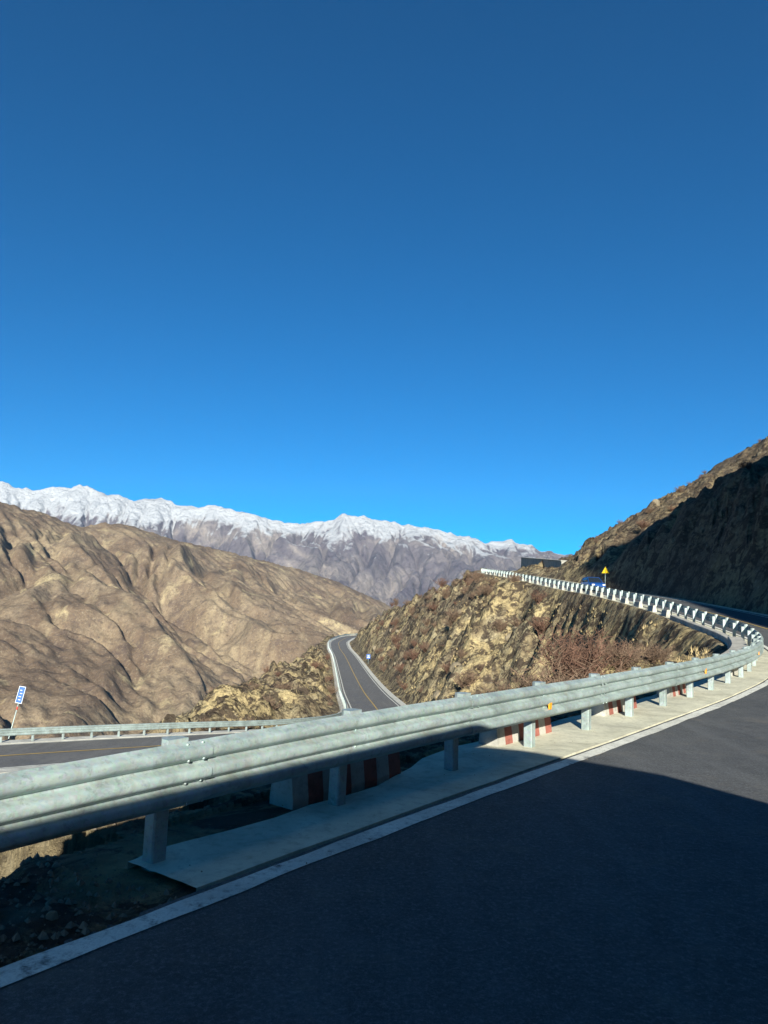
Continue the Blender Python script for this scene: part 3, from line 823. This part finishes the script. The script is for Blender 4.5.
scatter(70, (34, 120), (50, 230), lambda X,Y,oU,dU,oL,dL: (oU > 14) & (X/Y < .62) , 34, (.8, 1.8), SH_small, 'dark low shrub on the mountainside above the road cutting', 'shrubs on the mountainside')

def rock_mesh(seed, name='rock'):
    r_ = random.Random(seed); import bmesh
    bm = bmesh.new(); bmesh.ops.create_icosphere(bm, subdivisions=3, radius=.5)
    pl = [(Vector((r_.gauss(0,1), r_.gauss(0,1), r_.gauss(0,1))).normalized(), r_.uniform(.26, .42)) for _ in range(9)]
    off = r_.uniform(0, 50)
    for v in bm.verts:
        for n, d in pl:
            k = v.co.dot(n)
            if k > d: v.co -= n*(k-d)*.92
        v.co *= 1+.05*math.sin(v.co.x*17+off)*math.cos(v.co.y*15+off)
    me = bpy.data.meshes.new(name); bm.to_mesh(me); bm.free(); me.materials.append(MAT['rock']); return me
RK = [rock_mesh(400+i) for i in range(6)]
# rubble bank behind the near posts and stones on the dirt verge
r_ = random.Random(5)
for i in range(46):
    s = r_.uniform(-4.6, 8.0); o_ = -r_.uniform(.95, 2.6); x, y, z = U.at(s, o_)
    z = float(terrain(np.array([x]), np.array([y]))[0]); q = r_.choice([.1,.12,.16,.2,.26,.32])
    put(RK[i % 6], 'rock', x, y, z+q*.12, q, 'angular stone lying in the rubble behind the near guardrail', 'rock', 'stones in the rubble behind the near guardrail', sz=.8, tilt=.5)
for i in range(14):
    s = r_.uniform(-3.2, -.5); o_ = r_.uniform(-.5, .9); x, y, z = U.at(s, o_)
    z = float(terrain(np.array([x]), np.array([y]))[0]); q = r_.uniform(.03, .09)
    put(RK[i % 6], 'rock', x, y, z+q*.1, q, 'fist-sized stone on the shaded dirt verge beside the white line', 'rock', 'small stones on the dirt verge', sz=.8, tilt=.5)
scatter(60, (-4, 20), (60, 230), lambda X,Y,oU,dU,oL,dL: (oU < -2.0) & (oL > 5.4), 51, (.5, 1.9), RK, 'pale boulder on the sunlit rocky slope above the lower road', 'boulders on the rocky slope', 'boulder', 'boulder', .6, .1)
scatter(50, (32, 110), (50, 210), lambda X,Y,oU,dU,oL,dL: (oU > 13) & (X/Y < .6), 52, (.6, 1.9), RK, 'brown boulder on the mountainside above the road cutting', 'boulders on the mountainside', 'boulder', 'boulder', .6, .1)

# gravel: uncountable small stones
def gravel():
    X = []; Y = []; S = []
    for i in range(5200):
        if i % 3: s = r_.uniform(-4.5, APR0-.05) if i % 2 else r_.uniform(-5, 12); o_ = r_.uniform(-1.2, 1.0) if s < APR0 else -r_.uniform(.75, 3.5)
        else: s = r_.uniform(-6, 10); o_ = -r_.uniform(.7, 3.8)
        x, y, _ = U.at(s, o_); X.append(x); Y.append(y); S.append(.008+.035*r_.random()**3)
    for i in range(160):
        x, y, _ = U.at(r_.uniform(APR0, 22), r_.uniform(-.7, 1.02)); X.append(x); Y.append(y); S.append(-(.004+.007*r_.random()))
    X = np.array(X); Y = np.array(Y); S = np.array(S); Z = terrain(X, Y)
    mb = MB()
    for x, y, z, s in zip(X, Y, Z, S):
        if s < 0: s = -s; z += .134
        a = r_.uniform(0, 6.28); ca, sa = math.cos(a)*s, math.sin(a)*s; k = r_.uniform(.5, 1.1)*s
        v = [(x+ca, y+sa, z), (x-sa*.8, y+ca*.8, z+.1*s), (x-ca, y-sa, z), (x+sa*.7, y-ca*.7, z), (x+ca*.2, y+sa*.2, z+k), (x-ca*.4, y-sa*.4, z+k*.7)]
        mb.add(v, [(0,1,4),(1,2,5),(1,5,4),(2,3,5),(3,0,4),(3,4,5)])
    o = mb.build('gravel', MAT['gravel']); tag(o, kind='stuff')
gravel()

def grass():
    r2 = np.random.default_rng(77); n = 15000
    u = r2.random(n); r = 17*np.exp(u*math.log(130/17)); th = np.radians(r2.uniform(-12, 30, n))
    X = r*np.sin(th); Y = r*np.cos(th)
    oU, dU, _, _ = near(X, Y, U, 2, False); oL, dL, _, _ = near(X, Y, L, 2, False)
    ok = (oU < -1.6) & (oL > 5.6) & (fbm(X*.15, Y*.15, 3, 81) > -.05)
    X = X[ok]; Y = Y[ok]; Z = terrain(X, Y); n = len(X)
    V = []; F = []
    K = 7
    az = r2.uniform(0, 6.28, (n, K)); ln = r2.uniform(.12, .34, (n, K)); w = .006+.0006*np.hypot(X, Y)[:, None]+0*az
    tilt = r2.uniform(.1, .9, (n, K))
    bx = X[:, None]+.05*np.cos(az); by = Y[:, None]+.05*np.sin(az); bz = Z[:, None]-.03+0*az
    tx = bx+np.cos(az)*ln*np.sin(tilt); ty = by+np.sin(az)*ln*np.sin(tilt); tz = bz+ln*np.cos(tilt)
    px = -np.sin(az)*w; py = np.cos(az)*w
    A = np.stack([np.stack([bx+px, by+py, bz], -1), np.stack([bx-px, by-py, bz], -1), np.stack([tx, ty, tz], -1)], 2).reshape(-1, 3)
    m = len(A)//3
    me = bpy.data.meshes.new('dry_grass'); me.vertices.add(m*3); me.vertices.foreach_set('co', A.reshape(-1).astype(np.float32))
    me.loops.add(m*3); me.loops.foreach_set('vertex_index', np.arange(m*3, dtype=np.int32)); me.polygons.add(m)
    me.polygons.foreach_set('loop_start', np.arange(0, m*3, 3, dtype=np.int32)); me.update(calc_edges=True)
    tag(link('dry_grass', me, MAT['grass']), kind='stuff')
grass()

# ------------------------------------------------------------------ retaining wall, signs, car, bus
def ret_wall():
    P0 = Vector((31.6,128)); P1 = Vector((32.9,172))
    mb = MB(); n = 12; V = []; F = []
    for i in range(n+1):
        t = i/n; p = P0.lerp(P1, t); zt = 9.9+3.2*t; zb = 4.0+3*t
        for dx, z in ((0, zb), (.25, zt), (2.4, zt), (2.6, zb)): V.append((p.x+dx, p.y, z))
    for i in range(n):
        for j in range(3): F.append((i*4+j, i*4+j+1, (i+1)*4+j+1, (i+1)*4+j))
    F.append((3,2,1,0)); F.append((n*4, n*4+1, n*4+2, n*4+3))
    mb.add(V, F); root = empty('retaining_wall', (0,0,0)); mb.build('wall', MAT['wall_conc'], root)
    mb = MB(); V = []
    for i in range(n+1):
        t = i/n; p = P0.lerp(P1, t); zt = 9.903+3.2*t
        for dx, z in ((.12, zt), (.12, zt+.18), (2.5, zt+.18), (2.5, zt)): V.append((p.x+dx, p.y-.05+.1*t, z))
    mb.add(V, F+[(i*4+3, i*4, (i+1)*4, (i+1)*4+3) for i in range(n)]); mb.build('coping', MAT['wall_conc'], root)
    tag(root, 'long grey concrete retaining wall beside the road at the top of the rise', 'retaining wall')
ret_wall()

# leaning blue sign outside the lower rail
x, y = -24.9, 49.0
z = float(terrain(np.array([x]), np.array([y]))[0])
sg = empty('road_sign', (x, y, z), R(62)); sg.rotation_euler = (0, R(10), R(38))
tag(sg, 'narrow blue and white road sign on a leaning pole behind the lower guardrail', 'road sign'); sg.scale = (.86, .86, .86)
H0 = -7.0-z+.9
MB().tube([(0,0,-.3),(0,0,H0+2.7)], .045, 10).build('pole', MAT['galv'], sg, True)
MB().tube([(0,0,H0+.95),(0,0,H0+1.2)], .049, 10).build('band', MAT['red'], sg, True)
def rot(z_): return Matrix.Rotation(z_, 4, 'Z')
pn = MB().box(-.26, .26, -.075, -.05, H0+1.45, H0+2.75, bev=.008, M=rot(R(-35))).build('panel', MAT['blue'], sg)
fr = MB(); Mx = rot(R(-35))
for a_ in ((-.25,-.225,H0+1.46,H0+2.74),(.225,.25,H0+1.46,H0+2.74),(-.225,.225,H0+1.46,H0+1.49),(-.225,.225,H0+2.71,H0+2.74)): fr.box(a_[0],a_[1],-.079,-.0755,a_[2],a_[3],M=Mx)
for i, (w1, w2) in enumerate(((-.12,.13),(-.15,.1),(-.1,.15),(-.14,.05))): fr.box(w1*.7, w2*.7, -.079, -.0755, H0+1.70+i*.24, H0+1.745+i*.24, M=Mx)
fr.build('lettering', MAT['sign_white'], pn)

# small blue sign by the inner side of the lower road
s = L.S[np.argmin(np.abs(L.P[:, 1]-212))]; x, y, _ = L.at(s, 5.6); z = float(terrain(np.array([x]), np.array([y]))[0])
sg = empty('road_sign', (x, y, z-.05), 0.1); tag(sg, 'small blue sign board on a post at the foot of the rocky slope', 'road sign')
MB().tube([(0,0,-.3),(0,0,2.9)], .06, 8).build('pole', MAT['galv'], sg, True)
pb = MB().box(-.55, .55, -.10, -.065, 1.5, 2.8, bev=.01).build('panel', MAT['blue'], sg)
MB().box(-.4, .4, -.106, -.1015, 1.8, 1.95).box(-.3, .35, -.106, -.1015, 2.25, 2.4).build('lettering', MAT['sign_white'], pb)

# yellow triangular warning sign on the far road
s = U.S[np.argmin(np.abs(U.P[:, 1]-88)+np.abs(U.P[:,0]-21)*.1)]; x, y, z = U.at(s, 7.3)
x, y = 29.1, 94.0
z = U.at(s)[2]
sg = empty('warning_sign', (x, y, z), R(8)); tag(sg, 'yellow triangular warning sign with black border beside the shaded cutting', 'warning sign')
MB().tube([(0,0,-.3),(0,0,2.6)], .045, 10).build('pole', MAT['galv'], sg, True)
def tri(r0, y0, y1, zc=2.6, mi=0, mb=None):
    mb = mb or MB(); p = [(r0*math.sin(a_), r0*math.cos(a_)+zc) for a_ in (0, R(120), R(240))]
    v = [(a_, y0, b_) for a_, b_ in p]+[(a_, y1, b_) for a_, b_ in p]
    return mb.add(v, [(0,1,2),(5,4,3),(0,3,4,1),(1,4,5,2),(2,5,3,0)], mi)
pt = tri(.58, -.05, -.075).build('panel', MAT['sign_yellow'], sg)
mb = MB(); p = [(r*math.sin(a_), r*math.cos(a_)+2.6) for r in (.53, .46) for a_ in (0, R(120), R(240))]
mb.add([(a_, -.0785, b_) for a_, b_ in p], [(0,1,4,3),(1,2,5,4),(2,0,3,5)])
mb.tube([(-.04,-.08,2.40),(-.04,-.08,2.53),(.05,-.08,2.62),(.05,-.08,2.73)], .035, 6)
mb.tube([(.05,-.08,2.72),(.05,-.08,2.82)], [.08,.005], 6)
mb.build('symbol', MAT['black'], pt)

def loft(sections, mats=None):
    """sections: list of (x, [(y,z)...]) -> closed body"""
    V = []; F = []; m_ = len(sections[0][1])
    for x, sec in sections:
        for a_, b_ in sec: V.append((x, a_, b_))
    for i in range(len(sections)-1):
        for j in range(m_):
            j2 = (j+1) % m_; F.append((i*m_+j, i*m_+j2, (i+1)*m_+j2, (i+1)*m_+j))
    F.append(tuple(range(m_-1, -1, -1))); F.append(tuple((len(sections)-1)*m_+j for j in range(m_)))
    return V, F
def wheel(parent, x, y, r, w, side):
    t = MB().tube([(x, y-w/2, r), (x, y-w/2+.03, r), (x, y+w/2-.03, r), (x, y+w/2, r)], [r*.93, r, r, r*.93], 24).build('wheel', MAT['rubber'], parent, False)
    yy = y+side*(w/2+.004)
    MB().tube([(x, yy-side*.03, r), (x, yy, r)], [r*.6, r*.55], 16).build('rim', MAT['chrome'], t)
def car(loc, rz, label):
    c = empty('parked_car', loc, rz); c.name = 'car'
    hw = .9
    def sec(z0, z1, w0, w1): return [(-w0, z0), (w0, z0), (w0*1.0, (z0+z1)/2), (w1, z1), (-w1, z1), (-w0*1.0, (z0+z1)/2)]
    V, F = loft([(-2.25, sec(.45,.80,.78,.72)), (-2.15, sec(.32,.98,.87,.80)), (-1.3, sec(.28,1.02,.9,.84)), (.9, sec(.28,1.0,.9,.84)), (1.9, sec(.30,.90,.88,.80)), (2.25, sec(.42,.72,.80,.70))])
    MB().add(V, F).build('body', MAT['carblue'], c)
    V, F = loft([(-2.05, sec(.98,1.02,.78,.76)), (-1.6, sec(.98,1.50,.80,.66)), (.15, sec(.98,1.56,.80,.66)), (1.05, sec(.96,1.01,.80,.76))])
    cb = MB().add(V, F).build('cabin', MAT['glass'], c)
    MB().box(-1.62, .18, -.665, .665, 1.545, 1.60, bev=.03).build('roof', MAT['carblue'], c)
    pl = MB()
    for y_ in (-1, 1):
        for a_, b_ in (((-2.05,y_*.79,1.0),(-1.58,y_*.67,1.56)),((-.75,y_*.81,1.0),(-.75,y_*.67,1.57)),((1.05,y_*.79,1.0),(.15,y_*.67,1.57))): pl.tube([a_, b_], .035, 6)
    pl.build('pillar', MAT['carblue'], c)
    for x_ in (-1.4, 1.4):
        for y_ in (-.82, .82): wheel(c, x_, y_, .33, .22, 1 if y_ > 0 else -1)
    for y_ in (-.6, .6):
        MB().box(2.10, 2.262, y_-.16, y_+.16, .60, .74, bev=.02).build('headlight', MAT['lamp'], c)
        MB().box(-2.262, -2.15, y_-.14, y_+.14, .66, .84, bev=.02).build('taillight', MAT['red'], c)
    tag(c, label, 'car')
s = U.S[np.argmin(np.abs(U.P[:, 1]-84)+10*(U.P[:, 0] < 15))]
x, y, z = U.at(s, 3.0); car((x, y, z+.01), U.head(s)+math.pi, 'blue car on the far road, half hidden by the guardrail near the yellow sign')

def bus():
    # the coach the picture is taken from: its left side just behind the viewpoint, it shades the near road
    s_f = 3.75; ln = 11.6; s_c = s_f-ln/2; off = 4.88+1.08
    x, y, z = U.at(s_c, off); b = empty('coach', (x, y, z), U.head(s_c)); Ht = 3.43
    tag(b, 'white coach with a raked front, casting the big shadow on the near road', 'coach')
    def sec(w=1.08, h=Ht, r=.16, z0=.38):
        return [(-w, z0), (w, z0), (w, h-r), (w-r*.3, h-r*.35), (w-r, h), (-w+r, h), (-w+r*.3, h-r*.35), (-w, h-r)]
    V, F = loft([(-ln/2, sec(1.0, 3.25)), (-ln/2+.15, sec()), (ln/2-5.4, sec()), (ln/2-4.9, sec(1.08, Ht-.14)), (ln/2-4.1, sec(1.08, 3.0)), (ln/2-2.7, sec(1.08, 2.0)), (ln/2-1.4, sec(1.06, 1.15, .1)), (ln/2-.15, sec(1.0, .85, .08)), (ln/2, sec(.94, .70, .06))])
    MB().add(V, F).build('body', MAT['buspaint'], b)
    for sd in (-1, 1):
        for k in range(4):
            x0 = -ln/2+.4+k*1.5
            MB().box(x0, x0+1.38, sd*1.085-.004, sd*1.085+.004, 1.65, 2.9).build('window', MAT['glass'], b)
    mb = MB(); pts = [(ln/2-3.95, 2.90), (ln/2-2.8, 2.08)]
    v = [(px_, y_, pz_+dz) for dz in (.012, .03) for px_, pz_ in pts for y_ in (-.85, .85)]
    mb.add(v, [(0,1,3,2),(4,6,7,5),(0,4,5,1),(2,3,7,6),(0,2,6,4),(1,5,7,3)]).build('windscreen', MAT['glass'], b)
    for x_ in (-3.4, 3.3):
        for y_ in (-.95, .95): wheel(b, x_, y_, .5, .28, 1 if y_ > 0 else -1)
    for y_ in (-.7, .7): MB().box(ln/2-.06, ln/2+.02, y_-.18, y_+.18, .48, .62, bev=.01).build('headlight', MAT['lamp'], b)
bus()

# ------------------------------------------------------------------ air
hz = MB().box(-8000, 8000, -300, 8600, -903, 1300).build('haze', bpy.data.materials.new('thin_air'))
hm = hz.data.materials[0]; hm.use_nodes = True; hn = hm.node_tree; hn.nodes.clear()
ho = hn.nodes.new('ShaderNodeOutputMaterial'); hp = hn.nodes.new('ShaderNodeVolumePrincipled'); hn.links.new(hp.outputs[0], ho.inputs['Volume'])
hp.inputs['Color'].default_value = (.40,.66,1.0,1); hp.inputs['Density'].default_value = 2.5e-5; hp.inputs['Anisotropy'].default_value = 0.0
tag(hz, kind='stuff')

# ------------------------------------------------------------------ camera, light, sky
cam = bpy.data.cameras.new('camera'); co = bpy.data.objects.new('camera', cam); COL.objects.link(co)
cam.sensor_fit = 'VERTICAL'; cam.sensor_height = 36; cam.lens = 36*F_/1024; cam.clip_start = .02; cam.clip_end = 90000
fw = Vector((0, math.cos(PIT), math.sin(PIT))); r0 = Vector((1, 0, 0)); u0 = r0.cross(fw)
rt = r0*math.cos(ROL)+u0*math.sin(ROL); up = u0*math.cos(ROL)-r0*math.sin(ROL)
Mt = Matrix((rt, up, -fw)).transposed().to_4x4(); Mt.translation = EYE; co.matrix_world = Mt
sc.camera = co

EL = R(20.5); AZ = R(179.2); sd = Vector((math.sin(AZ)*math.cos(EL), math.cos(AZ)*math.cos(EL), math.sin(EL)))
sun = bpy.data.lights.new('sun', 'SUN'); so = bpy.data.objects.new('sun', sun); COL.objects.link(so)
sun.energy = 5.0; sun.angle = R(.53); sun.color = (1.0, .965, .845)
so.rotation_euler = sd.to_track_quat('Z', 'Y').to_euler(); so.location = (20, -40, 40)
w = bpy.data.worlds.new('World'); sc.world = w; w.use_nodes = True; nt = w.node_tree; nt.nodes.clear()
sk = nt.nodes.new('ShaderNodeTexSky'); sk.sky_type = 'NISHITA'; sk.sun_disc = False
sk.sun_elevation = EL; sk.sun_rotation = math.atan2(sd.x, sd.y)
sk.altitude = 4200; sk.air_density = 1.0; sk.dust_density = .1; sk.ozone_density = 3.0
bg = nt.nodes.new('ShaderNodeBackground'); bg.inputs[1].default_value = .057
wo = nt.nodes.new('ShaderNodeOutputWorld'); hs = nt.nodes.new('ShaderNodeHueSaturation'); hs.inputs['Saturation'].default_value = 1.68; nt.links.new(sk.outputs[0], hs.inputs['Color']); mx = nt.nodes.new('ShaderNodeMix'); mx.data_type = 'RGBA'; mx.blend_type = 'MULTIPLY'; mx.inputs[0].default_value = 1; mx.inputs[7].default_value = (.5, 1.10, 1.06, 1); nt.links.new(hs.outputs[0], mx.inputs[6]); nt.links.new(mx.outputs[2], bg.inputs[0]); nt.links.new(bg.outputs[0], wo.inputs[0])
sc.view_settings.view_transform = 'Standard'; sc.view_settings.look = 'None'; sc.view_settings.exposure = 1.15; sc.view_settings.gamma = 1
sc.view_settings.use_curve_mapping = False
sc.cycles.max_bounces = 6; sc.cycles.use_denoising = True
